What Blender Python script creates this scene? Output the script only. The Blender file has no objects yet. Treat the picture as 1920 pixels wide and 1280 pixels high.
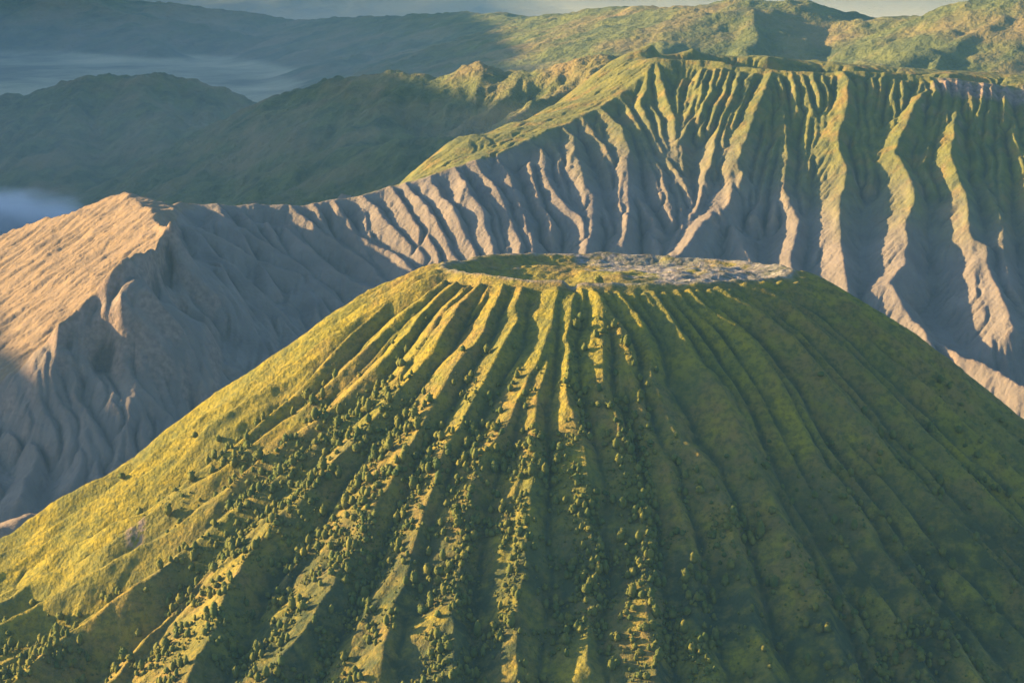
import bpy, math, random
import numpy as np

rng = np.random.default_rng(7)
random.seed(7)
scene = bpy.context.scene
R = math.radians

# ------------------------------------------------------------------ camera
CAM_Z, PITCH, FPX = 640.0, R(6.95), 6500.0
cam_data = bpy.data.cameras.new('camera')
cam_data.sensor_width = 36.0
cam_data.lens = 36.0 * FPX / 1920.0
cam_data.clip_start = 5.0
cam_data.clip_end = 120000.0
cam = bpy.data.objects.new('camera', cam_data)
cam.location = (0, 0, CAM_Z)
cam.rotation_euler = (R(90) - PITCH, 0, 0)
scene.collection.objects.link(cam)
scene.camera = cam

# ------------------------------------------------------------------ sky and sun
SUN_EL, SUN_BACK = R(14.0), R(14.0)          # low morning sun from the left, slightly behind the craters
world = bpy.data.worlds.new('World')
scene.world = world
world.use_nodes = True
wn = world.node_tree
wn.nodes.clear()
sky = wn.nodes.new('ShaderNodeTexSky')
sky.sky_type = 'NISHITA'
sky.sun_disc = False
sky.sun_elevation = SUN_EL
sky.sun_rotation = -(R(90) - SUN_BACK)
sky.altitude = 2400
sky.air_density = 1.0
sky.dust_density = 6.0
sky.ozone_density = 3.0
bg = wn.nodes.new('ShaderNodeBackground')
bg.inputs['Strength'].default_value = 0.078
wo = wn.nodes.new('ShaderNodeOutputWorld')
wn.links.new(sky.outputs['Color'], bg.inputs['Color'])
wn.links.new(bg.outputs['Background'], wo.inputs['Surface'])

sun_vec = (-math.cos(SUN_EL) * math.cos(SUN_BACK), math.cos(SUN_EL) * math.sin(SUN_BACK), math.sin(SUN_EL))
sl = bpy.data.lights.new('sun', 'SUN')
sl.energy = 4.5
sl.angle = R(0.6)
sl.color = (1.0, 0.68, 0.31)
so = bpy.data.objects.new('sun', sl)
from mathutils import Vector
so.rotation_euler = Vector(sun_vec).to_track_quat('Z', 'Y').to_euler()
so.location = (0, 0, 3000)
scene.collection.objects.link(so)

vs = scene.view_settings
vs.view_transform = 'Standard'
vs.look = 'None'
vs.gamma = 1.0
vs.exposure = 2.6
vs.use_curve_mapping = False
scene.cycles.use_denoising = True
scene.cycles.volume_bounces = 0
scene.cycles.max_bounces = 4
scene.cycles.diffuse_bounces = 3

# ------------------------------------------------------------------ projection helpers (photo pixel + distance -> place)
cp, sp_ = math.cos(PITCH), math.sin(PITCH)


def ray(px, py):
    u = (np.asarray(px, float) - 960) / FPX
    v = (640 - np.asarray(py, float)) / FPX
    dy = cp + v * sp_
    return u / dy, (-sp_ + v * cp) / dy          # x and z change per metre of y


def P(px, py, D):
    a, b = ray(px, py)
    return (float(a) * D, float(D), CAM_Z + float(b) * D)


def to_px(x, y, z):
    dz = z - CAM_Z
    f = y * cp - dz * sp_
    up = y * sp_ + dz * cp
    return 960 + FPX * x / f, 640 - FPX * up / f


# ------------------------------------------------------------------ noise
_perm = rng.permutation(4096)
_val = rng.random(4096).astype(np.float32) * 2 - 1


def _h(ix, iy, seed):
    return _val[(_perm[(ix + seed * 131) & 4095] + iy * 57 + seed * 17) & 4095]


def vnoise(x, y, seed=0):
    x = np.asarray(x, np.float32); y = np.asarray(y, np.float32)
    fx, fy = np.floor(x), np.floor(y)
    ix, iy = fx.astype(np.int32), fy.astype(np.int32)
    tx, ty = x - fx, y - fy
    tx = tx * tx * (3 - 2 * tx); ty = ty * ty * (3 - 2 * ty)
    a, b = _h(ix, iy, seed), _h(ix + 1, iy, seed)
    c, d = _h(ix, iy + 1, seed), _h(ix + 1, iy + 1, seed)
    return (a + (b - a) * tx) * (1 - ty) + (c + (d - c) * tx) * ty


def fbm(x, y, octv=4, seed=0, gain=0.5, ridged=False):
    s, amp, f, tot = 0.0, 1.0, 1.0, 0.0
    for k in range(octv):
        n = vnoise(x * f + 11.3 * k, y * f - 7.1 * k, seed + k)
        s = s + amp * ((1 - 2 * np.abs(n)) if ridged else n)
        tot += amp
        amp *= gain; f *= 2.03
    return s / tot


def blur(a, n=1):
    for _ in range(n):
        p = np.pad(a, 1, mode='edge')
        a = (p[:-2, 1:-1] + 2 * p[1:-1, 1:-1] + p[2:, 1:-1]) / 4
        p = np.pad(a, 1, mode='edge')
        a = (p[1:-1, :-2] + 2 * p[1:-1, 1:-1] + p[1:-1, 2:]) / 4
    return a


def smooth(e0, e1, x):
    t = np.clip((x - e0) / (e1 - e0), 0, 1)
    return t * t * (3 - 2 * t)


def smax(a, b, k):
    h = np.clip(0.5 + 0.5 * (a - b) / k, 0, 1)
    return b + (a - b) * h + k * h * (1 - h)


def smin(a, b, k):
    return -smax(-a, -b, k)


# ------------------------------------------------------------------ landform helpers
def rbf(points):
    """Surface z(x, y) through scattered places (kernel r, linear drift)."""
    pts = np.array(points, float)
    x, y, z = pts[:, 0] / 100, pts[:, 1] / 100, pts[:, 2]
    n = len(pts)
    K = np.hypot(x[:, None] - x, y[:, None] - y)
    A = np.zeros((n + 3, n + 3))
    A[:n, :n] = -K + np.eye(n) * -0.02
    A[:n, n] = 1; A[:n, n + 1] = x; A[:n, n + 2] = y
    A[n:, :n] = A[:n, n:].T
    w = np.linalg.lstsq(A, np.concatenate([z, np.zeros(3)]), rcond=None)[0]

    def f(X, Y):
        X = X / 100; Y = Y / 100
        out = w[n] + w[n + 1] * X + w[n + 2] * Y
        for i in range(n):
            out = out - w[i] * np.sqrt((X - x[i]) ** 2 + (Y - y[i]) ** 2)
        return out
    return f


class Grid:
    def __init__(s, x0, x1, y0, y1, dx, dy):
        s.xs = np.arange(x0, x1 + dx, dx); s.ys = np.arange(y0, y1 + dy, dy)
        s.dx, s.dy = dx, dy
        s.X, s.Y = np.meshgrid(s.xs, s.ys)

    def sample(s, A, x, y):
        fx = np.clip((np.asarray(x) - s.xs[0]) / s.dx, 0, len(s.xs) - 1.001)
        fy = np.clip((np.asarray(y) - s.ys[0]) / s.dy, 0, len(s.ys) - 1.001)
        ix, iy = fx.astype(int), fy.astype(int)
        tx, ty = fx - ix, fy - iy
        return (A[iy, ix] * (1 - tx) * (1 - ty) + A[iy, ix + 1] * tx * (1 - ty)
                + A[iy + 1, ix] * (1 - tx) * ty + A[iy + 1, ix + 1] * tx * ty)


def drop(g, H, pix, lift=0.0, D0=2300.0, D1=6000.0):
    """Lay a line of photo pixels down onto the near side of surface H."""
    out = []
    for (px, py) in pix:
        a, b = ray(px, py)
        D = np.arange(D0, D1, 2.0)
        z = CAM_Z + b * D
        hx = a * D
        ok = (hx >= g.xs[0]) & (hx <= g.xs[-1]) & (D >= g.ys[0]) & (D <= g.ys[-1])
        hh = np.where(ok, g.sample(H, hx, D), -1e9)
        idx = np.nonzero(hh > z)[0]
        if len(idx) == 0:
            continue
        k = idx[0]
        out.append((float(hx[k]), float(D[k]), float(hh[k]) + lift))
    return out


def tents(g, WX, WY, ribs, reach=140.0):
    """Highest of all ridges: each a crest line whose two sides fall away."""
    H = np.full(g.X.shape, -1e6, np.float64)
    for (pts, sl_, sr_, rnd) in ribs:
        for (x0, y0, z0), (x1, y1, z1) in zip(pts[:-1], pts[1:]):
            i0 = max(0, int((min(x0, x1) - reach - g.xs[0]) / g.dx)); i1 = min(len(g.xs), int((max(x0, x1) + reach - g.xs[0]) / g.dx) + 1)
            j0 = max(0, int((min(y0, y1) - reach - g.ys[0]) / g.dy)); j1 = min(len(g.ys), int((max(y0, y1) + reach - g.ys[0]) / g.dy) + 1)
            if i1 <= i0 or j1 <= j0:
                continue
            X = WX[j0:j1, i0:i1]; Y = WY[j0:j1, i0:i1]
            ex, ey = x1 - x0, y1 - y0
            L2 = ex * ex + ey * ey + 1e-9
            t = np.clip(((X - x0) * ex + (Y - y0) * ey) / L2, 0, 1)
            qx, qy = X - (x0 + t * ex), Y - (y0 + t * ey)
            d = np.sqrt(qx * qx + qy * qy)
            d = np.sqrt(d * d + rnd * rnd) - rnd
            s = sr_ + (sl_ - sr_) * (0.5 - 0.5 * qx / (np.hypot(qx, qy) + 1e-6))
            h = z0 + t * (z1 - z0) - s * d
            np.maximum(H[j0:j1, i0:i1], h, out=H[j0:j1, i0:i1])
    return H


def side_spurs(ribs, every, length, drop_rate, sl, r0=0.5, seed=3, lo_ang=32, hi_ang=60):
    rr = random.Random(seed)
    out = []
    for (pts, a, b_, rnd) in ribs:
        acc_, nxt = 0.0, every * r0
        for (x0, y0, z0), (x1, y1, z1) in zip(pts[:-1], pts[1:]):
            L = math.hypot(x1 - x0, y1 - y0)
            while nxt < acc_ + L:
                t = (nxt - acc_) / max(L, 1e-6)
                x, y, z = x0 + t * (x1 - x0), y0 + t * (y1 - y0), z0 + t * (z1 - z0)
                for sgn in (-1, 1):
                    if rr.random() < 0.12:
                        continue
                    ang = math.atan2(y1 - y0, x1 - x0) + sgn * math.radians(rr.uniform(lo_ang, hi_ang))
                    ll = length * rr.uniform(0.6, 1.3)
                    sp = [(x, y, z - 0.6)]
                    px_, py_ = x, y
                    for q in range(3):
                        ang -= sgn * math.radians(rr.uniform(2, 14))
                        px_ += math.cos(ang) * ll / 3; py_ += math.sin(ang) * ll / 3
                        sp.append((px_, py_, z - 0.6 - drop_rate * ll * (q + 1) / 3))
                    out.append((sp, sl, sl, 0.8))
                nxt += every * rr.uniform(0.6, 1.5)
            acc_ += L
    return out


def erode(g, H, drops, steps, batches, K=1.0, ke=0.25, kd=0.25, inertia=0.25, seed=1, mask=None):
    """Rain: droplets run downhill, cut and deposit. Returns height and a map of where water ran."""
    r = np.random.default_rng(seed)
    H = H.astype(np.float64).copy()
    ny, nx = H.shape
    flow = np.zeros(H.size)
    for b in range(batches):
        x = r.random(drops) * (nx - 3) + 1; y = r.random(drops) * (ny - 3) + 1
        vx = np.zeros(drops); vy = np.zeros(drops)
        sed = np.zeros(drops); w = np.ones(drops)
        for st in range(steps):
            ix = x.astype(np.int64); iy = y.astype(np.int64)
            tx = x - ix; ty = y - iy
            k = iy * nx + ix
            Hf = H.ravel()
            h00, h10, h01, h11 = Hf[k], Hf[k + 1], Hf[k + nx], Hf[k + nx + 1]
            gx = ((h10 - h00) * (1 - ty) + (h11 - h01) * ty) / g.dx
            gy = ((h01 - h00) * (1 - tx) + (h11 - h10) * tx) / g.dy
            h = (h00 * (1 - tx) + h10 * tx) * (1 - ty) + (h01 * (1 - tx) + h11 * tx) * ty
            vx = vx * inertia - gx * (1 - inertia); vy = vy * inertia - gy * (1 - inertia)
            m = np.hypot(vx, vy) + 1e-9
            vx /= m; vy /= m
            step = g.dx * 1.1
            x2 = np.clip(x + vx * step / g.dx, 1, nx - 2.01); y2 = np.clip(y + vy * step / g.dy, 1, ny - 2.01)
            jx = x2.astype(np.int64); jy = y2.astype(np.int64)
            sx = x2 - jx; sy = y2 - jy
            kk = jy * nx + jx
            hn = (Hf[kk] * (1 - sx) + Hf[kk + 1] * sx) * (1 - sy) + (Hf[kk + nx] * (1 - sx) + Hf[kk + nx + 1] * sx) * sy
            dh = hn - h
            cap = np.clip(-dh, 0.0, 2.0) * K * w * min(1.0, 0.2 + st / 25.0)
            over = sed - cap
            dep = np.where(dh > 0, np.minimum(sed, dh), np.where(over > 0, over * kd, 0))
            ero = np.where((dh <= 0) & (over < 0), np.minimum(-over * ke, -dh * 0.5), 0)
            dlt = (dep - ero)
            sed = sed - dlt
            c = 1.0
            D = (np.bincount(k, dlt * (1 - tx) * (1 - ty) * c, H.size) + np.bincount(k + 1, dlt * tx * (1 - ty) * c, H.size)
                 + np.bincount(k + nx, dlt * (1 - tx) * ty * c, H.size) + np.bincount(k + nx + 1, dlt * tx * ty * c, H.size))
            flow += np.bincount(k, w, H.size)
            if mask is not None:
                D = D * mask.ravel()
            H += D.reshape(H.shape)
            x, y = x2, y2
            w *= 0.985
    return H, flow.reshape(H.shape)


def thermal(g, H, talus, n, rate=0.2):
    for _ in range(n):
        for ax, dd in ((0, g.dy), (1, g.dx)):
            d = np.diff(H, axis=ax)
            ex = np.sign(d) * np.maximum(np.abs(d) - talus * dd, 0) * rate
            if ax == 0:
                H[:-1] += ex; H[1:] -= ex
            else:
                H[:, :-1] += ex; H[:, 1:] -= ex
    return H


col = scene.collection


def grid_mesh(name, g, H, attrs, mat, keep=None, label=None, cat=None):
    ny, nx = H.shape
    co = np.empty((ny * nx, 3), np.float32)
    co[:, 0] = g.X.ravel(); co[:, 1] = g.Y.ravel(); co[:, 2] = H.ravel()
    idx = np.arange(ny * nx).reshape(ny, nx)
    q = np.stack([idx[:-1, :-1], idx[:-1, 1:], idx[1:, 1:], idx[1:, :-1]], -1).reshape(-1, 4)
    if keep is not None:
        kq = keep[:-1, :-1] | keep[:-1, 1:] | keep[1:, 1:] | keep[1:, :-1]
        q = q[kq.ravel()]
        used = np.zeros(ny * nx, bool); used[q.ravel()] = True
        remap = np.cumsum(used) - 1
        q = remap[q]; co = co[used]
    else:
        used = slice(None)
    me = bpy.data.meshes.new(name)
    me.vertices.add(len(co)); me.vertices.foreach_set('co', co.ravel())
    me.loops.add(q.size); me.loops.foreach_set('vertex_index', q.ravel().astype(np.int32))
    me.polygons.add(len(q))
    me.polygons.foreach_set('loop_start', np.arange(0, q.size, 4, dtype=np.int32))
    me.polygons.foreach_set('use_smooth', np.ones(len(q), bool))
    me.update(calc_edges=True)
    for an, A in attrs.items():
        at = me.attributes.new(an, 'FLOAT', 'POINT')
        at.data.foreach_set('value', A.ravel()[used].astype(np.float32))
    me.materials.append(mat)
    o = bpy.data.objects.new(name, me)
    col.objects.link(o)
    o['kind'] = 'structure'
    if label:
        o['label'] = label
    if cat:
        o['category'] = cat
    return o


# ------------------------------------------------------------------ materials
def new_mat(name, rough=0.95):
    m = bpy.data.materials.new(name)
    m.use_nodes = True
    nt = m.node_tree
    nt.nodes.clear()
    out = nt.nodes.new('ShaderNodeOutputMaterial')
    b = nt.nodes.new('ShaderNodeBsdfPrincipled')
    b.inputs['Roughness'].default_value = rough
    b.inputs['Specular IOR Level'].default_value = 0.1
    nt.links.new(b.outputs['BSDF'], out.inputs['Surface'])
    return m, nt, b


def n_noise(nt, scale, detail=5, stretch=None, rough=0.55, lo=0.35, hi=0.65):
    """noise in metres, remapped to 0..1"""
    geo = nt.nodes.new('ShaderNodeNewGeometry')
    mp = nt.nodes.new('ShaderNodeMapping')
    st = stretch or (1, 1, 1)
    mp.inputs['Scale'].default_value = (st[0], st[1], st[2])
    nt.links.new(geo.outputs['Position'], mp.inputs['Vector'])
    n = nt.nodes.new('ShaderNodeTexNoise')
    n.inputs['Scale'].default_value = scale
    n.inputs['Detail'].default_value = detail
    n.inputs['Roughness'].default_value = rough
    nt.links.new(mp.outputs['Vector'], n.inputs['Vector'])
    mr = nt.nodes.new('ShaderNodeMapRange')
    mr.inputs['From Min'].default_value = lo
    mr.inputs['From Max'].default_value = hi
    nt.links.new(n.outputs['Fac'], mr.inputs['Value'])
    return mr.outputs['Result']


def n_attr(nt, name):
    a = nt.nodes.new('ShaderNodeAttribute')
    a.attribute_name = name
    return a.outputs['Fac']


def n_mix(nt, fac, a, b):
    m = nt.nodes.new('ShaderNodeMix')
    m.data_type = 'RGBA'
    for s, v in ((m.inputs['Factor'], fac), (m.inputs['A'], a), (m.inputs['B'], b)):
        if isinstance(v, (int, float)):
            s.default_value = v
        elif isinstance(v, tuple):
            s.default_value = (*v, 1)
        else:
            nt.links.new(v, s)
    return m.outputs['Result']


def n_math(nt, op, a, b=None):
    m = nt.nodes.new('ShaderNodeMath')
    m.operation = op
    for s, v in zip(m.inputs, (a, b)):
        if v is None:
            continue
        if isinstance(v, (int, float)):
            s.default_value = v
        else:
            nt.links.new(v, s)
    return m.outputs[0]


def n_bump(nt, bsdf, h, dist, strength=1.0):
    b = nt.nodes.new('ShaderNodeBump')
    b.inputs['Distance'].default_value = dist
    b.inputs['Strength'].default_value = strength
    nt.links.new(h, b.inputs['Height'])
    nt.links.new(b.outputs['Normal'], bsdf.inputs['Normal'])


GRASS, GRASS2 = (0.235, 0.185, 0.016), (0.15, 0.14, 0.022)
DRY, SOIL_SHADE = (0.19, 0.12, 0.036), (0.062, 0.052, 0.042)
ASH, ASH2, PINK = (0.175, 0.147, 0.116), (0.118, 0.101, 0.083), (0.215, 0.155, 0.105)


def cone_material():
    m, nt, b = new_mat('grassy_volcano_slope')
    c = n_mix(nt, n_noise(nt, 0.035, 5), GRASS2, GRASS)
    c = n_mix(nt, n_math(nt, 'MULTIPLY', n_attr(nt, 'dry'), n_noise(nt, 0.06, 5, lo=0.3, hi=0.6)), c, DRY)
    c = n_mix(nt, n_math(nt, 'MULTIPLY', n_attr(nt, 'soil_shade'), n_noise(nt, 0.11, 4, lo=0.35, hi=0.6)), c, SOIL_SHADE)
    c = n_mix(nt, n_math(nt, 'MULTIPLY', n_attr(nt, 'scrub_shade'), n_noise(nt, 0.09, 5, lo=0.25, hi=0.55)), c, (0.026, 0.04, 0.018))
    c = n_mix(nt, n_attr(nt, 'ash'), c, n_mix(nt, n_noise(nt, 0.09, 5), (0.115, 0.095, 0.078), (0.28, 0.25, 0.215)))
    c = n_mix(nt, n_attr(nt, 'rock'), c, (0.34, 0.23, 0.17))
    c = n_mix(nt, n_math(nt, 'MULTIPLY', n_noise(nt, 0.16, 6, rough=0.75, lo=0.45, hi=0.60), 0.65), c, (0.045, 0.058, 0.02))
    c = n_mix(nt, n_math(nt, 'MULTIPLY', n_noise(nt, 0.012, 5, rough=0.65, lo=0.5, hi=0.62), 0.35), c, (0.06, 0.075, 0.03))
    nt.links.new(c, b.inputs['Base Color'])
    n_bump(nt, b, n_noise(nt, 0.30, 6, lo=0.2, hi=0.8), 1.6, 0.9)
    return m


def wall_material():
    m, nt, b = new_mat('ash_and_grass_crater_slope')
    ash = n_mix(nt, n_noise(nt, 0.02, 6, lo=0.3, hi=0.7), ASH2, ASH)
    ash = n_mix(nt, n_math(nt, 'MULTIPLY', n_noise(nt, 0.012, 4), n_attr(nt, 'crest')), ash, PINK)
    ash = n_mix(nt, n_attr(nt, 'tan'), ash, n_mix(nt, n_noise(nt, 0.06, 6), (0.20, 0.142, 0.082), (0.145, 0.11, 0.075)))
    g = n_mix(nt, n_noise(nt, 0.04, 5), (0.075, 0.085, 0.032), (0.135, 0.13, 0.032))
    g = n_mix(nt, n_math(nt, 'MULTIPLY', n_noise(nt, 0.03, 4, lo=0.5, hi=0.7), 0.7), g, DRY)
    c = n_mix(nt, n_attr(nt, 'veg'), ash, g)
    c = n_mix(nt, n_attr(nt, 'rock'), c, n_mix(nt, n_noise(nt, 0.15, 5), (0.12, 0.09, 0.07), (0.26, 0.18, 0.13)))
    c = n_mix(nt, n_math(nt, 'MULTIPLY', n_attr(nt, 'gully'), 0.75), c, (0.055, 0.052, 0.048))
    nt.links.new(c, b.inputs['Base Color'])
    n_bump(nt, b, n_noise(nt, 0.22, 6, lo=0.2, hi=0.8), 1.4, 0.8)
    return m


def forest_material(name='forested_hillside', dark=(0.04, 0.055, 0.022), mid=(0.12, 0.125, 0.035), dry=(0.19, 0.135, 0.055), sc=0.02):
    m, nt, b = new_mat(name)
    c = n_mix(nt, n_noise(nt, sc, 6, rough=0.65), dark, mid)
    c = n_mix(nt, n_math(nt, 'MULTIPLY', n_noise(nt, sc * 0.35, 4, lo=0.45, hi=0.65), 0.8), c, dry)
    c = n_mix(nt, n_attr(nt, 'bare'), c, n_mix(nt, n_noise(nt, 0.005, 5, stretch=(0.45, 0.3, 1), rough=0.65), (0.11, 0.11, 0.05), (0.50, 0.40, 0.20)))
    nt.links.new(c, b.inputs['Base Color'])
    n_bump(nt, b, n_noise(nt, sc * 4, 5, lo=0.2, hi=0.8), 8.0, 1.0)
    return m


# ================================================================== 1. THE GREEN CONE (near volcano)
CX, CY, RX, RY = 92.0, 3000.0, 151.0, 128.0
gc = Grid(-640, 780, 2330, 3430, 1.7, 1.9)
dxx, dyy = gc.X - CX, gc.Y - CY
theta = np.arctan2(dxx, -dyy)                       # 0 faces the camera
rho = np.hypot(dxx, dyy) + 1e-6
rimr = RX * RY / np.sqrt((RY * dxx / rho) ** 2 + (RX * dyy / rho) ** 2)
rimr = rimr * (1 + 0.035 * fbm(np.cos(theta) * 3, np.sin(theta) * 3, 4, 41))
dd = rho - rimr
prof_d = [0, 12, 44, 80, 108, 175, 201, 293, 385, 550, 750, 1100]
prof_z = [0, 5, 26, 49, 69, 121, 140, 212, 268, 330, 349, 352]
dfine = np.arange(0, 1100, 4.0)
pz = np.interp(dfine, prof_d, prof_z)
kern = np.exp(-0.5 * (np.arange(-6, 7) / 3.0) ** 2); kern /= kern.sum()
pz = np.convolve(np.pad(pz, 6, mode='edge'), kern, 'valid')
pz -= pz[0]
RIM = 340.0 - 0.018 * (dxx + 50)
side = 1 + 0.10 * smooth(0, 1, -np.cos(theta))      # back a little steeper
Hsm = RIM * 1.0 - np.interp(np.maximum(dd, 0), dfine, pz) * side
Hsm = np.where(dd > 300, np.maximum(Hsm, -6), Hsm)

cone_lines = [   # crest courses read off the photograph
    [(800, 525), (735, 570), (660, 640), (565, 740), (450, 850), (340, 935), (225, 1000), (100, 1060), (-40, 1120), (-220, 1185)],
    [(830, 530), (770, 585), (700, 655), (640, 715), (580, 770), (500, 830), (425, 890), (320, 960), (200, 1040), (65, 1105), (-40, 1160), (-220, 1235)],
    [(850, 532), (810, 575), (760, 640), (700, 710), (640, 765), (560, 830), (470, 900), (370, 980), (270, 1045), (180, 1095), (80, 1150), (-30, 1205), (-150, 1260)],
    [(880, 535), (850, 575), (800, 650), (765, 705), (730, 755), (660, 800), (590, 855), (500, 935), (425, 995), (340, 1050), (250, 1130), (140, 1200), (40, 1275), (0, 1310)],
    [(905, 537), (870, 590), (830, 660), (790, 715), (745, 765), (700, 815), (650, 870), (600, 930), (530, 990), (475, 1075), (415, 1190), (370, 1275), (350, 1320)],
    [(950, 540), (935, 590), (910, 640), (870, 700), (850, 730), (820, 780), (790, 830), (760, 900), (710, 980), (670, 1065), (600, 1165), (525, 1275), (500, 1320)],
    [(1045, 540), (1035, 590), (1015, 680), (990, 760), (960, 820), (915, 880), (885, 950), (872, 1030), (860, 1120), (850, 1200), (840, 1300)],
    [(1032, 590), (1032, 650), (1022, 740), (1010, 830), (1003, 920), (997, 1000), (992, 1080), (985, 1160), (975, 1300)],
    [(1068, 540), (1066, 600), (1058, 640), (1070, 665), (1065, 760), (1075, 830), (1090, 880), (1105, 960), (1112, 1070), (1110, 1300)],
    [(1100, 540), (1125, 580), (1130, 640), (1135, 700), (1145, 780), (1165, 850), (1180, 900), (1200, 960), (1208, 1070), (1215, 1180), (1225, 1310)],
    [(1110, 545), (1150, 620), (1180, 700), (1190, 740), (1215, 815), (1245, 900), (1262, 960), (1285, 1065), (1305, 1190), (1330, 1310)],
    [(1165, 550), (1200, 620), (1230, 740), (1270, 855), (1310, 900), (1350, 960), (1375, 1020), (1395, 1120), (1400, 1190), (1440, 1310)],
    [(1235, 550), (1265, 620), (1300, 690), (1340, 750), (1375, 820), (1410, 900), (1450, 985), (1490, 1080), (1540, 1180), (1600, 1310)],
    [(1300, 545), (1350, 600), (1410, 650), (1460, 740), (1500, 820), (1540, 905), (1595, 970), (1640, 1060), (1700, 1130), (1790, 1240), (1850, 1320)],
    [(1350, 543), (1440, 610), (1500, 680), (1560, 755), (1630, 840), (1700, 920), (1770, 1000), (1850, 1080), (1960, 1190)],
    [(1400, 540), (1480, 590), (1560, 670), (1640, 750), (1720, 840), (1800, 920), (1900, 1020), (1980, 1090)],
    [(1440, 538), (1540, 590), (1640, 680), (1740, 770), (1830, 860), (1980, 1000)],
    [(1470, 536), (1580, 590), (1700, 690), (1820, 790), (1980, 930)],
    [(1500, 540), (1620, 610), (1760, 710), (1880, 810), (1990, 900)],
    [(985, 540), (975, 600), (945, 680), (905, 760), (870, 830), (835, 880), (815, 960), (790, 1050), (750, 1150), (720, 1280)],
]
warp_x = gc.X + 8.0 * fbm(gc.X / 55, gc.Y / 55, 4, 3)
warp_y = gc.Y + 8.0 * fbm(gc.X / 55, gc.Y / 55, 4, 9)
cone_ribs, used_th = [], []
LD, LZ = [0, 25, 80, 200, 350, 550], [0, 4, 10, 15, 17, 7]
for ln in cone_lines:
    pts = drop(gc, Hsm, ln, 0, 2330, 3400)
    if len(pts) < 3:
        continue
    out = []
    for (x, y, z) in pts:
        d0 = math.hypot(x - CX, y - CY) - 140
        out.append((x, y, float(np.interp(d0, LD, LZ))))
    used_th.append(math.degrees(math.atan2(out[len(out) // 2][0] - CX, -(out[len(out) // 2][1] - CY))))
    ri = len(cone_ribs)
    if 12 <= ri < 19:
        out = [(q[0], q[1], q[2] * (1.3 if ri > 13 else 1.05) + 0.5) for q in out]
    if ri < 4:
        out = [(q[0], q[1], q[2] * 0.5) for q in out]
    cone_ribs.append((out, {5: 0.40, 6: 0.34, 9: 0.40, 4: 0.44}.get(ri, 0.50 if ri < 12 or ri == 19 else (0.65 if ri < 14 else 1.0)), {6: 1.3, 5: 1.25}.get(ri, 1.15), 1.0))
lo, hi = min(used_th), max(used_th)


def between(p_, q_, f, k):
    def at(line, t):
        i = min(int(t * (len(line) - 1)), len(line) - 2); u = t * (len(line) - 1) - i
        return [line[i][c_] * (1 - u) + line[i + 1][c_] * u for c_ in range(3)]
    out = []
    for j in range(9):
        a_, b2 = at(p_, j / 8), at(q_, j / 8)
        x, y = a_[0] * (1 - f) + b2[0] * f, a_[1] * (1 - f) + b2[1] * f
        d0 = math.hypot(x - CX, y - CY) - 140
        out.append((x, y, float(np.interp(d0, LD, LZ)) * k))
    return out


for i_ in range(1, 18):
    pa, pb = cone_ribs[i_][0], cone_ribs[i_ + 1][0]
    for f_ in ((0.5,) if i_ < 11 else (0.36, 0.68)):
        cone_ribs.append((between(pa, pb, f_ + random.uniform(-0.1, 0.1), random.uniform(0.2, 0.62) if i_ > 11 else random.uniform(-0.3, 0.25)), 0.9, 1.0, 0.5))
th = hi + 5
while th < lo + 360 - 4:                       # the far side carries ribs of the same kind
    r0 = math.radians(th)
    out = []
    for k, d0 in enumerate((0, 30, 80, 140, 200, 270, 350, 440, 560)):
        a = r0 + 0.03 * math.sin(k * 1.3 + th)
        sx, cy_ = math.sin(a), -math.cos(a)
        rr = RX * RY / math.hypot(RY * sx, RX * cy_) + d0
        x, y = CX + sx * rr, CY + cy_ * rr
        z = 340 - 0.018 * (x - CX + 50) - float(np.interp(d0, dfine, pz)) * 1.08
        out.append((x, y, float(np.interp(d0, LD, LZ))))
    cone_ribs.append((out, 0.62, 0.95, 1.2))
    th += random.uniform(6, 10)
cone_ribs = [([(x, y, z * (1 + 0.35 * float(vnoise(x / 45, y / 45, 17)))) for x, y, z in p_], a, b_, 0.5) for p_, a, b_, r_ in cone_ribs]
T = np.maximum(tents(gc, warp_x, warp_y, cone_ribs, 90), tents(gc, warp_x, warp_y, side_spurs(cone_ribs[4:], 19, 18, 0.66, 1.0, seed=5, lo_ang=18, hi_ang=38), 32))
G = np.interp(np.maximum(dd, 0), [0, 20, 80, 200, 400, 700], [0.5, 7, 16, 28, 34, 10]) * (1 + 0.35 * fbm(theta * 5, dd / 120, 3, 13)) * smooth(-460, -200, gc.X - 0.3 * (gc.Y - 2800)) + 0.0
H = Hsm + smax(T, -G, 1.5)
amp = np.interp(dd, [0, 15, 60, 200, 500], [0.2, 0.7, 1.5, 2.4, 2.4])
fl = fbm(theta * 17 + 0.5 * fbm(gc.X / 60, gc.Y / 60, 2, 5), dd / 160, 3, 21, ridged=True)
amp = amp * (1.0 + 0.3 * smooth(-100, -300, gc.X))
fl2 = fbm(theta * 30 + 0.8 * fbm(gc.X / 40, gc.Y / 40, 2, 6), dd / 90, 2, 25, ridged=True)
H = H + amp * (fl - 0.2) * 1.3 + amp * 0.5 * fl2
H = H + 1.6 * fbm(gc.X / 18, gc.Y / 18, 4, 31)
outer = dd > 3
em = smooth(-2, 12, dd)
H, flowc = erode(gc, H, 40000, 60, 2, K=1.2, ke=0.2, kd=0.03, inertia=0.2, seed=4, mask=em)
H = thermal(gc, H, 1.5, 4)
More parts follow.
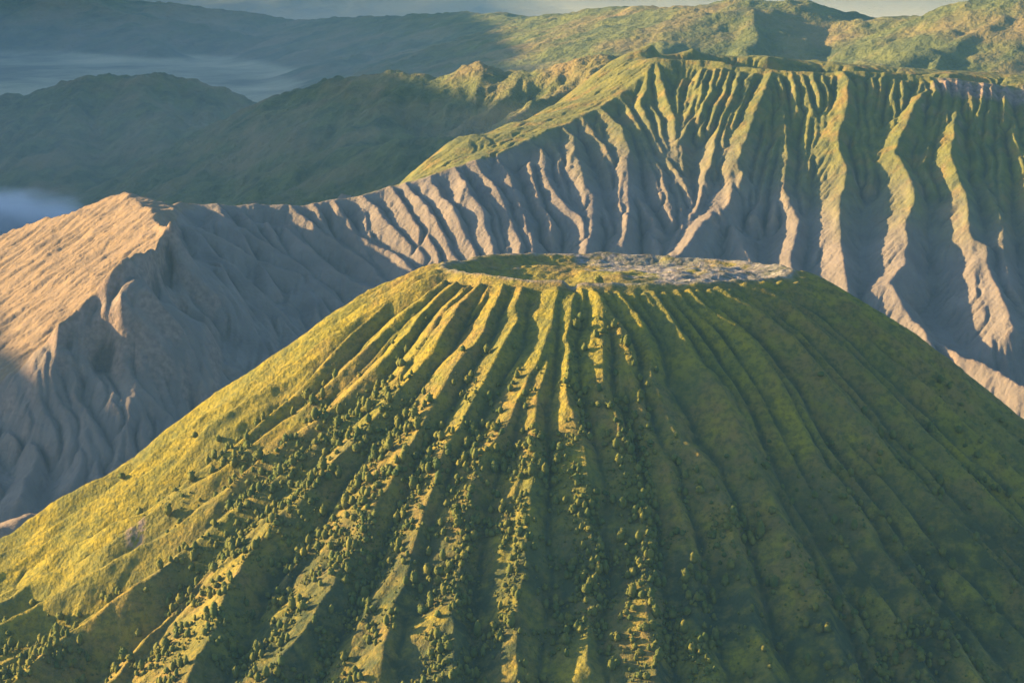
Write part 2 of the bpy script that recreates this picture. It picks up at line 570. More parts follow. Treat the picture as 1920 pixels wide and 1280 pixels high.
# crater on top: pit at the left, ash fill at the right
inside = np.clip(-dd / 22.0, 0, 1)
bowl = 7.5 * smooth(0, 1, np.clip(-dd / 30, 0, 1))
pit = 20 * np.exp(-(((gc.X - 6) / 64) ** 2 + ((gc.Y - 2985) / 52) ** 2) ** 1.5)
mound = 5.5 * np.exp(-(((gc.X - 82) / 26) ** 2 + ((gc.Y - 2965) / 40) ** 2)) + 6.5 * np.exp(-(((gc.X - 165) / 55) ** 2 + ((gc.Y - 3010) / 50) ** 2))
crater = RIM - bowl - pit * inside + mound * inside + 3.2 * fbm(gc.X / 13, gc.Y / 13, 4, 51) * smooth(0, 10, -dd)
H = np.where(dd < 0, crater, H)
band = (np.abs(dd) < 8)
Hb = blur(H, 3)
H = np.where(band, Hb, H)
H += 3.2 * np.exp(-(dd / 8) ** 2) * fbm(gc.X / 22, gc.Y / 22, 4, 77)
# notch in the near rim
H -= 5 * np.exp(-(((gc.X - 50) / 5) ** 2 + ((gc.Y - 2878) / 22) ** 2))
H += 0.45 * fbm(gc.X / 4, gc.Y / 4, 2, 61)

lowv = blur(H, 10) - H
soil_shade = smooth(0.8, 4, lowv) * smooth(5, 40, dd)  # dark earth in hollows, strengthened to paint in gully shade
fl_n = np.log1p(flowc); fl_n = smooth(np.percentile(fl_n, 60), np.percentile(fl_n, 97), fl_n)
dryn = fbm(gc.X / 45, gc.Y / 70, 4, 71)
gxH = np.gradient(H, gc.dx, axis=1)
dry = smooth(-0.25, 0.35, dryn + 0.25 * smooth(60, 220, dd)) * smooth(200, 420, np.hypot(gc.X + 480, gc.Y - 3000)) * 0.75
dry = np.maximum(dry, 0.8 * smooth(20, 0, np.abs(dd)))
ash = smooth(2, -6, dd) * smooth(0.0, 0.4, fbm(gc.X / 20, gc.Y / 20, 4, 81) - 0.3 + 0.85 * smooth(75, 125, gc.X + 0.3 * (gc.Y - 3000)) + 0.5 * smooth(-12, -3, dd) * (gc.Y > 2990))
ash *= 1 - 0.9 * np.clip(pit * 2 / 13, 0, 1)
ash = np.maximum(ash, smooth(5, 0, np.abs(dd + 1)) * 0.7)
RK = drop(gc, H, [(255, 995)])[0]
rock = smooth(11, 5, np.hypot(gc.X - RK[0], (gc.Y - RK[1]) * 0.6)) * (fbm(gc.X / 5, gc.Y / 5, 2, 95) > -0.1)
pxs, pys = to_px(gc.X, gc.Y, H)
front = (gc.Y < 3050)
fx, fy, fz = P(252, 998, 2880)
scrub_n = fbm(gc.X / 35, gc.Y / 35, 3, 91)
# bushes low on the cone, plus dark tone painting shade into its gullies
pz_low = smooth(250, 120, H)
scrub_shade = np.clip(pz_low * smooth(-0.35, 0.25, scrub_n + 0.5 * smooth(0, 3, lowv)), 0, 1) * smooth(-330, -150, gc.X)
scrub_shade = np.maximum(scrub_shade, 0.9 * smooth(0.3, 3.0, blur(H, 25) - H) * smooth(10, 50, dd) * (0.75 + 0.25 * smooth(40, 120, gc.X)) * smooth(-330, -150, gc.X))
keepc = (H > -4)
cone = grid_mesh('volcano', gc, H, {'dry': dry, 'soil_shade': np.clip(0.8 * soil_shade + 0.3 * fl_n, 0, 1), 'ash': ash, 'scrub_shade': 0.95 * scrub_shade, 'rock': rock},
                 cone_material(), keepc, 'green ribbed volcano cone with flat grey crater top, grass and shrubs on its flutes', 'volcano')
Hcone = H

# ================================================================== 2. THE GULLIED CRATER WALL BEHIND
gw = Grid(-820, 1100, 3560, 5120, 2.0, 2.6)
def flank_D(px, py):
    a, b = ray(px, py)
    return float((274 + 0.594 * 405 - 0.258 * 4080 - CAM_Z) / (b - 0.594 * a - 0.258))


shoulder = [(px, py, flank_D(px, py)) for px, py in [(-150, 700), (0, 672), (105, 655), (170, 604), (225, 575), (275, 530), (290, 480), (315, 433), (285, 408), (245, 378)]]
front_pts = shoulder + [
             (0, 780, 3860), (0, 900, 3765), (0, 980, 3640), (-150, 800, 3850), (-150, 980, 3640),
             (200, 630, 3960), (200, 700, 3890), (200, 800, 3800), (200, 930, 3720),
             (345, 378, 4340), (345, 470, 4175), (305, 540, 4080), (345, 600, 4020), (345, 750, 3870), (345, 900, 3740),
             (480, 382, 4380), (480, 500, 4220), (480, 640, 4050), (480, 800, 3900),
             (620, 376, 4400), (620, 500, 4280), (620, 640, 4120), (730, 350, 4430), (730, 500, 4280),
             (850, 315, 4450), (850, 400, 4330), (850, 500, 4250), (850, 640, 4100),
             (930, 290, 4500), (1000, 262, 4550), (1000, 350, 4430), (1000, 480, 4240),
             (1060, 235, 4610), (1130, 200, 4680), (1130, 300, 4520), (1130, 480, 4260), (1180, 170, 4730),
             (1230, 112, 4800), (1230, 200, 4680), (1230, 300, 4530), (1230, 480, 4270),
             (1330, 115, 4780), (1330, 200, 4640), (1330, 300, 4500), (1330, 500, 4230),
             (1450, 130, 4720), (1450, 230, 4600), (1450, 350, 4440), (1450, 520, 4220),
             (1600, 135, 4700), (1600, 240, 4570), (1600, 400, 4370), (1600, 560, 4150), (1600, 700, 3980),
             (1790, 150, 4680), (1790, 250, 4550), (1790, 400, 4350), (1790, 560, 4140), (1790, 700, 3960),
             (1920, 165, 4690), (1920, 240, 4570), (1920, 400, 4350), (1920, 560, 4130), (1920, 750, 3880),
             (2150, 165, 4690), (2150, 400, 4350), (2150, 750, 3880)]
fp = [P(*p) for p in front_pts]
fp = [(a, b, c + (6 if k < len(shoulder) else 0)) for k, (a, b, c) in enumerate(fp)]
for p_ in [(730, 350, 4430), (850, 315, 4450), (930, 290, 4500), (1000, 262, 4550), (1060, 235, 4610), (1130, 200, 4680), (1180, 170, 4730), (1230, 112, 4800)]:
    q_ = P(*p_)
    fp.append((q_[0] - 20, q_[1] + 90, q_[2] + 75))
fp += [(x, 3500, 0) for x in range(-800, 1000, 200)]
def flank_z(x, y):
    return 274 + 0.594 * (x + 405) + 0.258 * (y - 4080)


fp += [(x, y, flank_z(x, y) + up) for x, y, up in [(-450, 4150, 25), (-480, 4200, 40), (-550, 4100, 45), (-600, 4300, 60), (-520, 4020, 25), (-570, 3990, 20), (-470, 4090, 25), (-500, 4280, 45),
                                                  (-440, 4190, 25), (-660, 4400, 60), (-620, 4100, 45), (-680, 4200, 60), (-430, 4120, 14), (-460, 4260, 20), (-540, 3960, 14)]]
fr = rbf(fp)(gw.X, gw.Y)
back_pts = [
            (345, 376, 4345), (480, 381, 4385), (620, 375, 4405), (730, 349, 4425),
            (850, 313, 4455), (930, 288, 4505), (1000, 260, 4555), (1060, 233, 4615), (1130, 198, 4685), (1180, 168, 4735), (1230, 108, 4810),
            (860, 255, 4600), (950, 233, 4680), (1030, 200, 4760), (1110, 160, 4830), (1140, 118, 4880), (1190, 95, 4900), (1225, 86, 4910),
            (800, 300, 4560), (750, 343, 4600), (640, 365, 4850),
            (1300, 113, 4800), (1330, 113, 4790), (1450, 128, 4725), (1600, 133, 4705), (1700, 138, 4700), (1790, 147, 4690), (1920, 160, 4700), (2150, 160, 4700),
            (1300, 93, 4960), (1440, 107, 4960), (1600, 128, 4950), (1780, 142, 4930), (1920, 150, 4930)]
bp = [P(*p) for p in back_pts]
bp += [(250, 4905, 388), (330, 4900, 384), (430, 4890, 378), (540, 4890, 380), (640, 4880, 382)]
bp += [(-640, 4330, 170), (-560, 4440, 180), (-430, 4520, 170), (-330, 4520, 215), (-200, 4560, 225), (-120, 4800, 240), (-350, 4750, 120),
       (60, 5080, 330), (200, 5110, 380), (-60, 5000, 270), (-400, 5100, 100), (-750, 4700, 110), (-780, 4150, 200),
       (700, 4830, 400), (950, 4830, 400)]
for p_ in [(345, 376, 4345), (480, 381, 4385), (620, 375, 4405), (730, 349, 4425), (850, 313, 4455), (930, 288, 4505), (1000, 260, 4555), (1060, 233, 4615), (1130, 198, 4685),
           (1330, 113, 4790), (1450, 128, 4725), (1600, 133, 4705), (1790, 147, 4690), (1920, 160, 4700)]:
    q_ = P(*p_)
    bp.append((q_[0] + 8, q_[1] - 70, q_[2] + 4))
    bp.append((q_[0] + 20, q_[1] - 230, q_[2] + 45))
    bp.append((q_[0] + 30, q_[1] - 480, q_[2] + 110))
def flank_z(x, y):
    return 274 + 0.594 * (x + 405) + 0.258 * (y - 4080)


bp += [(x, y, flank_z(x, y) - 35) for x, y in [(-480, 4200), (-550, 4100), (-600, 4300), (-520, 3980), (-570, 3920), (-440, 4080), (-510, 4330), (-660, 4400), (-560, 4220)]]
bk = rbf(bp)(gw.X, gw.Y)
plane = 274 + 0.594 * (gw.X + 405) + 0.258 * (gw.Y - 4080)
beyond = -9 + (gw.X + 487) * 0.644 + (gw.Y - 4350) * 0.765 + 10 * fbm(gw.X / 60, gw.Y / 60, 3, 99)
plane = plane - 1.2 * np.maximum(0, beyond) - 0.35 * np.maximum(0, -540 - gw.X - 0.3 * (4300 - gw.Y)) * 0
plane = plane + 4.5 * (fbm((gw.Y * 0.92 - gw.X * 0.4) / 16, (gw.X * 0.92 + gw.Y * 0.4) / 120, 3, 97, ridged=True) - 0.3)
plane = plane - 0.8 * np.maximum(0, (gw.X + 405) * 0.957 + (gw.Y - 4080) * 0.29 - 4) * smooth(4060, 4100, gw.Y)
plane = plane + 5.0 * fbm(gw.X / 26, gw.Y / 26, 5, 96) * smooth(0, -14, beyond)
plane = np.maximum(plane, 60)
wpl = smooth(-388, -335, gw.X)
bk = np.maximum(plane - 60 * wpl - 400 * (gw.X > -330), bk)
crest_xy = sorted([P(*p)[:2] for p in shoulder[:8]])
yc = np.interp(gw.X, [c_[0] for c_ in crest_xy], [c_[1] for c_ in crest_xy])
xc = np.interp(gw.Y, [4080, 4350], [-405, -487])
inner = np.minimum(gw.Y - yc, xc - gw.X) + 9 * fbm(gw.X / 22, gw.Y / 22, 3, 95)
fr = np.where(inner > 0, np.maximum(fr, flank_z(gw.X, gw.Y)) + 1.2 * np.clip(inner, 0, 60), fr)
Hs = smin(fr, bk, 2.0)

wall_lines = [
    ([(1445, 135), (1425, 200), (1405, 255), (1392, 300), (1382, 322), (1395, 350), (1375, 385), (1352, 412), (1318, 438), (1300, 470), (1270, 500)], 12, 0.5, 1.0),
    ([(1440, 135), (1400, 200), (1360, 290), (1330, 350), (1290, 420), (1255, 480)], 3, 0.6, 0.8),
    ([(1355, 412), (1380, 440), (1395, 475), (1430, 530)], 5, 0.7, 0.8),
    ([(1060, 240), (1077, 262), (1080, 300), (1090, 340), (1108, 385), (1112, 440), (1100, 500)], 9, 0.6, 0.85),
    ([(1130, 205), (1165, 255), (1178, 300), (1174, 350), (1180, 425), (1170, 480)], 10, 0.55, 0.9),
    ([(1000, 265), (1022, 300), (1032, 360), (1060, 400), (1095, 430), (1100, 480)], 7, 0.6, 0.8),
    ([(1460, 150), (1470, 220), (1478, 310), (1470, 350), (1495, 425), (1480, 515), (1490, 560)], 7, 0.6, 0.9),
    ([(1575, 135), (1592, 165), (1590, 215), (1570, 280), (1584, 335), (1576, 450), (1582, 500), (1590, 560), (1600, 600)], 14, 0.5, 1.05),
    ([(1590, 225), (1604, 260), (1612, 300), (1610, 340)], 5, 0.7, 0.9),
    ([(1745, 165), (1725, 200), (1705, 240), (1678, 305), (1705, 360), (1712, 400), (1697, 460), (1702, 520), (1665, 560), (1710, 625), (1760, 690)], 15, 0.5, 1.05),
    ([(1785, 185), (1762, 215), (1732, 320), (1752, 375)], 8, 0.6, 1.0),
    ([(1790, 190), (1794, 235), (1782, 310), (1806, 380), (1824, 470), (1850, 487), (1846, 520), (1878, 580), (1900, 640)], 15, 0.5, 1.05),
    ([(1840, 330), (1858, 375), (1877, 430), (1882, 500), (1900, 560)], 10, 0.6, 1.0),
    ([(1920, 190), (1935, 300), (1950, 420), (1980, 560)], 10, 0.6, 1.0),
    ([(1640, 560), (1670, 566), (1700, 610), (1745, 655), (1800, 690), (1860, 716), (1920, 748), (2000, 800)], 12, 0.9, 0.8),
    ([(930, 292), (960, 350), (985, 420), (1000, 500)], 7, 0.6, 0.8),
    ([(890, 303), (935, 370), (960, 430), (978, 500)], 7, 0.6, 0.8),
    ([(850, 316), (880, 370), (905, 420), (925, 500)], 8, 0.6, 0.8),
    ([(805, 333), (840, 390), (865, 440), (895, 500)], 7, 0.6, 0.8),
    ([(760, 345), (800, 400), (830, 450), (860, 510)], 7, 0.6, 0.8),
    ([(730, 352), (765, 410), (800, 460), (830, 500)], 6, 0.6, 0.8),
    ([(680, 366), (720, 420), (770, 470), (810, 510)], 6, 0.6, 0.8),
    ([(622, 374), (650, 430), (690, 460), (740, 500), (790, 540)], 9, 0.6, 0.8),
    ([(540, 384), (590, 440), (640, 470), (680, 500), (740, 560)], 7, 0.6, 0.8),
    ([(480, 378), (535, 430), (575, 480), (620, 530), (680, 560), (730, 570)], 11, 0.6, 0.8),
    ([(410, 385), (440, 430), (500, 470), (560, 510), (620, 560), (665, 610)], 6, 0.6, 0.8),
    ([(342, 374), (380, 430), (440, 470), (510, 510), (575, 530), (620, 570), (660, 610)], 10, 0.6, 0.8),
    ([(375, 440), (400, 480), (450, 520), (500, 570), (550, 620), (590, 670)], 6, 0.6, 0.8),
    ([(340, 500), (400, 560), (440, 580), (470, 620), (480, 680), (520, 720)], 8, 0.6, 0.9),
    ([(270, 560), (330, 610), (380, 670), (430, 700), (470, 710), (450, 760)], 7, 0.6, 0.9),
    ([(225, 580), (265, 620), (310, 670), (340, 700), (345, 760), (355, 790)], 10, 0.6, 0.9),
    ([(165, 625), (200, 650), (245, 720), (285, 760), (320, 790), (310, 840)], 8, 0.6, 0.9),
    ([(110, 660), (170, 690), (200, 740), (245, 765), (235, 810), (215, 880)], 9, 0.6, 0.9),
    ([(0, 690), (30, 740), (60, 800), (110, 850), (150, 865), (150, 890), (130, 930)], 10, 0.6, 0.9),
    ([(60, 670), (90, 730), (130, 790), (160, 840), (170, 880)], 8, 0.6, 0.9),
    ([(-60, 780), (0, 820), (62, 860), (66, 885), (45, 925), (35, 960)], 14, 0.7, 1.0),
    ([(-120, 690), (-80, 780), (-30, 860), (0, 930)], 10, 0.6, 0.9),
    ([(290, 820), (345, 800), (350, 790), (300, 850)], 4, 0.6, 0.9),
    ([(1215, 130), (1200, 200), (1240, 290), (1290, 360)], 4, 0.7, 0.8),
    ([(1170, 185), (1200, 250), (1235, 320), (1260, 400)], 5, 0.7, 0.8),
    ([(1095, 220), (1130, 280), (1180, 360), (1230, 440)], 5, 0.7, 0.8),
    ([(1030, 250), (1060, 310), (1110, 370), (1150, 440)], 4, 0.7, 0.8),
]
def pl(px):
    return np.interp(px, [345, 480, 620, 730, 850, 930, 1000, 1060, 1130, 1180, 1230, 1330, 1450, 1600, 1790, 1920], [378, 382, 376, 350, 315, 290, 262, 235, 200, 170, 112, 118, 133, 137, 152, 168])


x = 360
while x < 1960:                     # smaller ribs between the main ones, running the same way down
    dirx = float(np.interp(x, [350, 650, 900, 1080, 1200, 1330, 1430, 1600, 1900], [0.75, 0.62, 0.32, 0.25, 0.45, -0.42, -0.25, 0.02, 0.10]))
    y0_ = float(pl(min(x, 1919))) + random.uniform(2, 60); tot = random.uniform(110, 300)
    ln, xx = [], x
    for k in range(6):
        ln.append((xx, y0_ + tot * k / 5))
        xx += dirx * tot / 5 + random.uniform(-7, 7)
    wall_lines.append((ln, random.uniform(1, 4.5) if x < 1150 else random.uniform(2, 6.5), 0.8, 1.0))
    x += random.uniform(32, 52) if x < 1000 else random.uniform(16, 34)
x = 40
while x < 640:                      # and on the steep grey apron below the shoulder
    y0_ = random.uniform(600, 760) if x < 330 else random.uniform(520, 700)
    ln, xx = [], x
    for k in range(5):
        ln.append((xx, y0_ + 190 * k / 4)); xx += random.uniform(4, 34)
    wall_lines.append((ln, random.uniform(7, 12), 0.6, 0.95))
    x += random.uniform(16, 28)
x = 1318
while x < 1900:                     # short flutes hanging from the plateau edge
    ln = 55 + 50 * random.random()
    lean = -0.35 if x < 1420 else (0.25 if x < 1560 else -0.15)
    wall_lines.append(([(x, 128 + (x - 1262) * 0.05), (x + lean * ln * 0.5 + random.uniform(-3, 3), 128 + (x - 1262) * 0.05 + ln * 0.55),
                        (x + lean * ln + random.uniform(-5, 5), 128 + (x - 1262) * 0.05 + ln * 1.1)], random.uniform(4, 7), 0.75, 1.0))
    x += random.uniform(17, 29)

wwx = gw.X + 5 * fbm(gw.X / 38, gw.Y / 38, 3, 103)
wwy = gw.Y + 5 * fbm(gw.X / 38, gw.Y / 38, 3, 109)
wr = []
for ln, lift, a, b_ in wall_lines:
    pts = drop(gw, Hs, ln, 0, 3560, 5000)
    if ln[0][0] < 900 and ln[0][1] > 290:
        a, b_, lift = a * 0.85, b_ * 1.15, lift * 1.2
    if ln[0][0] < 345 and ln[0][1] > 300:
        lift *= 0.75
    slow = 130.0 if (ln[0][0] < 345 and ln[0][1] > 300) else (80.0 if lift > 6.9 else 35.0)
    if len(pts) >= 2:
        nn = len(pts)
        al, o2 = 0.0, []
        for k, p in enumerate(pts):
            if k:
                al += math.hypot(p[0] - pts[k - 1][0], p[1] - pts[k - 1][1])
            o2.append((p[0], p[1], lift * 1.15 * min(1.0, 0.05 + al / slow)))
        pts = o2
        wr.append((pts, a, b_, 1.5))
Tw = np.maximum(tents(gw, wwx, wwy, wr, 130), tents(gw, wwx, wwy, side_spurs(wr, 30, 50, 0.52, 1.0, seed=9), 60))
Tw = np.maximum(Tw, tents(gw, wwx, wwy, side_spurs(wr, 14, 14, 0.75, 1.05, seed=19), 20))
depth = np.interp(Hs, [0, 40, 250, 420], [3, 22, 32, 22]) * (0.12 + 0.88 * smooth(0, 45, bk - fr)) * (1 - 0.75 * np.exp(-(((gw.X - 215) / 45) ** 2 + ((gw.Y - 4740) / 90) ** 2)))
Hw = fr + smax(Tw, -depth, 3.0)
flw = fbm((gw.X + 10 * fbm(gw.X / 80, gw.Y / 80, 2, 5)) / 26, gw.Y / 190, 3, 121, ridged=True)
Hw = Hw + 3.5 * (flw - 0.2) * smooth(0, 60, Hs)
Hw = smin(Hw, bk + (0.3 + 1.7 * wpl) * fbm(gw.X / 30, gw.Y / 30, 4, 130), 1.5)
Hw = Hw + 2.0 * fbm(gw.X / 22, gw.Y / 22, 4, 131)
tanm = smooth(-2, 4, fr - bk) * (1 - wpl)
Hw, floww = erode(gw, Hw, 42000, 70, 5, K=3.2, ke=0.3, kd=0.02, inertia=0.12, seed=8, mask=1 - 0.75 * tanm)
Hw = thermal(gw, Hw, 1.2, 6)
Hw += 0.5 * fbm(gw.X / 5, gw.Y / 5, 2, 141)

onfront = smooth(6, -4, fr - bk)
px_, py_ = to_px(gw.X, gw.Y, Hw)
zl = np.interp(gw.X, [-200, -76, 60, 97, 200, 305, 443, 650, 900], [430, 385, 365, 360, 345, 335, 290, 275, 268])
vn = fbm(gw.X / 50, gw.Y / 50, 4, 151)
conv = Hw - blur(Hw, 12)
veg = smooth(-75, 55, Hw - zl + 26 * vn + 3.0 * np.clip(conv, -6, 6))
vegb = smooth(-240, -170, gw.X + 30 * vn)
veg = np.maximum(veg * (1 - 0.0 * vn), vegb * smooth(-1, 5, fr - bk))
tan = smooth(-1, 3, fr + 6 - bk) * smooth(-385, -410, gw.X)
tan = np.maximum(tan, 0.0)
crest = smooth(0.3, 4, conv)  # rib crests coloured lighter, painted light for relief contrast
gully = smooth(0.6, 5, -conv) * (1 - tan)  # hollows between ribs coloured darker, painted shade for relief contrast
rockw = smooth(1.3, 1.9, np.hypot(np.gradient(Hw, gw.dx, axis=1), np.gradient(Hw, gw.dy, axis=0)))
rockw = np.maximum(rockw * 0.6, smooth(0.1, 0.4, vn + 0.25) * smooth(22, 4, np.abs(fr - bk + 12)) * smooth(540, 590, gw.X + 15 * vn))
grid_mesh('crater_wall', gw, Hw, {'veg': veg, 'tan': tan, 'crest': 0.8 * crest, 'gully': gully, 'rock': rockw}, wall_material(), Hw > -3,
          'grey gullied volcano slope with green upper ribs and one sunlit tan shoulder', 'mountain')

# low ochre foothill between the cone and the wall
gl = Grid(-800, -240, 3080, 3600, 3.0, 3.5)
lx, ly = gl.X + 6 * fbm(gl.X / 30, gl.Y / 30, 3, 163), gl.Y + 6 * fbm(gl.X / 30, gl.Y / 30, 3, 169)
foot = [P(-120, 1010, 3260), P(0, 985, 3300), P(60, 965, 3330), P(120, 950, 3350), P(175, 935, 3370), P(230, 925, 3390), P(300, 930, 3400)]
fribs = [(foot, 0.42, 0.5, 6.0)]
fribs += [([p, (p[0] - 12, p[1] - 45, p[2] - 14), (p[0] - 20, p[1] - 100, p[2] - 34)], 0.5, 0.7, 3.0) for p in foot]
Hl = tents(gl, lx, ly, fribs, 200)
Hl = smax(Hl, -8 + 0 * Hl, 8) + 2.5 * fbm(gl.X / 20, gl.Y / 20, 4, 171, ridged=True)
grid_mesh('foothill', gl, Hl, {'veg': smooth(-0.1, 0.5, fbm(gl.X / 40, gl.Y / 40, 3, 173)) * 0.8, 'tan': 0.3 + 0 * Hl, 'crest': 0.5 + 0 * Hl, 'gully': 0 * Hl, 'rock': 0 * Hl},
          bpy.data.materials['ash_and_grass_crater_slope'], Hl > -6, 'low ochre foothill behind the left foot of the green cone', 'hill')

# ================================================================== 3. HILLS AND RIDGES FARTHER BACK
def auto_spurs(crest_pts, step, length, fall, jit=0.35, slope=0.55):
    out = []
    for (x0, y0, z0), (x1, y1, z1) in zip(crest_pts[:-1], crest_pts[1:]):
        L = math.hypot(x1 - x0, y1 - y0)
        n = max(1, int(L / step))
        for k in range(n):
            t = (k + random.random()) / n
            x, y, z = x0 + t * (x1 - x0), y0 + t * (y1 - y0), z0 + t * (z1 - z0)
            ang = random.uniform(-jit, jit)
            ll = length * random.uniform(0.7, 1.2)
            pts = [(x, y, z)]
            for q in range(4):
                ang += random.uniform(-0.3, 0.3)
                x += math.sin(ang) * ll / 4; y -= math.cos(ang) * ll / 4
                z -= fall * ll / 4 * random.uniform(0.7, 1.2)
                pts.append((x, y, z))
            out.append((pts, slope, slope * 1.25, 8.0))
    return out


gh = Grid(-1450, 760, 5150, 8300, 5.0, 8.0)
hx_ = gh.X + 22 * fbm(gh.X / 150, gh.Y / 150, 4, 203)
hy_ = gh.Y + 22 * fbm(gh.X / 150, gh.Y / 150, 4, 209)
hill_a = [P(*p) for p in [(-200, 240, 7800), (-60, 215, 7800), (40, 182, 7750), (110, 158, 7650), (180, 147, 7600), (260, 144, 7600), (330, 150, 7600), (385, 170, 7560), (430, 205, 7500), (480, 250, 7400)]]
hill_b = [P(*p) for p in [(1230, 98, 6000), (1130, 116, 6100), (1050, 122, 6150), (950, 127, 6200), (860, 130, 6250), (780, 134, 6300), (700, 142, 6400), (620, 156, 6500), (545, 182, 6600), (500, 235, 6700), (470, 290, 6750)]]
hr = [(hill_a, 0.42, 0.42, 40.0), (hill_b, 0.5, 0.5, 25.0)]
hr += [([P(250, 146, 7590), P(285, 205, 7300), P(330, 232, 7150), P(390, 252, 7050), P(450, 268, 6980), P(510, 290, 6900)], 0.5, 0.5, 12.0),
       ([P(130, 156, 7640), P(105, 215, 7350), P(120, 270, 7100), P(150, 320, 6900)], 0.5, 0.5, 12.0),
       ([P(-100, 250, 7500), P(0, 262, 7300), P(45, 300, 7100), P(70, 350, 6850)], 0.5, 0.5, 12.0),
       ([P(860, 258, 5650), P(780, 264, 5700), P(700, 272, 5760), P(620, 285, 5850), P(560, 320, 5950)], 0.5, 0.5, 15.0),
       ([P(545, 182, 6600), P(600, 230, 6350), P(620, 280, 6150), P(600, 330, 6000)], 0.5, 0.5, 12.0),
       ([P(300, 240, 7100), P(310, 290, 6900), P(330, 340, 6750)], 0.5, 0.5, 12.0)]
hr += auto_spurs(hill_b[:9], 75, 520, 0.30, slope=0.6) + auto_spurs(hill_a, 110, 700, 0.30, slope=0.55)
Th = tents(gh, hx_, hy_, hr, 700)
floor_h = 92 + 14 * fbm(gh.X / 300, gh.Y / 300, 3, 215)
Hh = smax(Th, floor_h, 25.0)
Hh += (9 * fbm(gh.X / 70, gh.Y / 70, 3, 221) + 16 * (fbm(gh.X / 120, gh.Y / 240, 3, 225, ridged=True) - 0.2)) * smooth(5, 50, Hh - floor_h)
Hh, flowh = erode(gh, Hh, 30000, 50, 3, K=2.0, ke=0.2, kd=0.1, seed=12)
canopy = np.maximum(fbm(gh.X / 11, gh.Y / 13, 2, 231), -0.2) * 5 + 3 * fbm(gh.X / 28, gh.Y / 28, 3, 233)
Hh += canopy * smooth(5, 40, Hh - floor_h)
bare = smooth(12, 2, Hh - floor_h)
grid_mesh('forested_hill', gh, Hh, {'bare': bare * 0.0}, forest_material(), (Hh > 70), 'dark forested hills in the basin behind the grey crater rim', 'hill')

gf = Grid(-2350, 1650, 6700, 14000, 9.0, 17.0)
fx_ = gf.X + 40 * fbm(gf.X / 260, gf.Y / 260, 4, 303)
fy_ = gf.Y + 40 * fbm(gf.X / 260, gf.Y / 260, 4, 309)
far_px = [(-500, -90, 13200), (-200, -70, 13200), (0, -40, 13100), (150, -18, 13000), (270, 0, 13000), (400, 18, 12900), (560, 40, 12800), (640, 35, 12300), (720, 31, 11800), (850, 26, 11200),
          (930, 28, 10800), (1000, 38, 10300), (1060, 30, 9700), (1120, 22, 9200), (1250, 15, 8600), (1330, 8, 8300), (1395, -2, 8100), (1480, 4, 8100), (1560, 22, 8150), (1605, 36, 8200)]
far_c = [P(*p) for p in far_px]
right_c = [P(*p) for p in [(1600, 40, 7900), (1650, 36, 7850), (1720, 28, 7800), (1800, 10, 7750), (1860, -4, 7700), (1960, -25, 7650), (2200, -60, 7600)]]
frr = [(far_c, 0.28, 0.28, 60.0), (right_c, 0.4, 0.4, 40.0)]
frr += auto_spurs(far_c[:12], 230, 1300, 0.13, slope=0.3) + auto_spurs(far_c[12:], 90, 650, 0.27, slope=0.55) + auto_spurs(right_c, 90, 700, 0.27, slope=0.55)
frr += [([P(1395, -2, 8100), P(1400, 40, 7850), P(1405, 85, 7600), P(1400, 120, 7450)], 0.5, 0.9, 8.0),
        ([P(1250, 20, 8500), P(1230, 60, 8200), P(1200, 90, 7900)], 0.5, 0.7, 15.0)]
Tf = tents(gf, fx_, fy_, frr, 1800)
floor_f = 166 + 8 * fbm(gf.X / 500, gf.Y / 500, 3, 315) - 150 * smooth(9200, 7800, gf.Y)
Hf = smax(Tf, floor_f, 20.0)
hi_f = smooth(4, 40, Hf - floor_f)
Hf += 14 * fbm(gf.X / 110, gf.Y / 110, 4, 321) * hi_f
Hf, _ = erode(gf, Hf, 20000, 40, 2, K=2.0, ke=0.2, kd=0.1, seed=15)
Hf += (np.maximum(fbm(gf.X / 22, gf.Y / 30, 2, 331), -0.2) * 7 + 4 * fbm(gf.X / 60, gf.Y / 60, 2, 333)) * hi_f
bare = np.maximum(smooth(22, 6, Hf - floor_f), 0)
grid_mesh('far_ridge', gf, Hf, {'bare': bare}, forest_material('far_forest', sc=0.012, mid=(0.10, 0.11, 0.03)), None,
          'long green ridge along the top of the view beyond the pale plain', 'ridge')

# the high outer caldera wall to the east: off to the left of the view, it keeps the low sun from the basin
go = Grid(-5200, -2050, 3000, 17000, 45, 60)
crest_z = np.interp(go.Y, [3000, 4000, 4300, 4560, 5050, 5300, 5700, 9000, 13000, 17000], [60, 600, 770, 792, 800, 980, 1110, 1110, 1110, 1090])
Ho = crest_z - 0.95 * np.abs(go.X + 3050 + 120 * fbm(go.Y / 900, go.X / 4000, 2, 401)) * np.where(go.X < -3050, 0.25, 1)
Ho += 12 * fbm(go.X / 160, go.Y / 160, 4, 411)
grid_mesh('caldera_wall', go, np.maximum(Ho, -30), {'bare': Ho * 0}, forest_material('caldera_wall_forest'), Ho > -25,
          'high forested outer wall of the caldera', 'ridge')

# a far flank of another mountain, almost lost in the haze
gz = Grid(-6000, 6000, 17000, 24000, 60, 90)
Hz = 330 - 0.10 * np.abs(gz.Y - 22500) + 60 * fbm(gz.X / 900, gz.Y / 1500, 4, 501, ridged=True)
grid_mesh('far_mountain', gz, Hz, {'bare': Hz * 0}, forest_material('far_mountain_forest', sc=0.004, dark=(0.02, 0.03, 0.015), mid=(0.05, 0.06, 0.025), dry=(0.06, 0.06, 0.03)), Hz > -10,
          'hazy blue mountain flank seen over the far ridge', 'mountain')

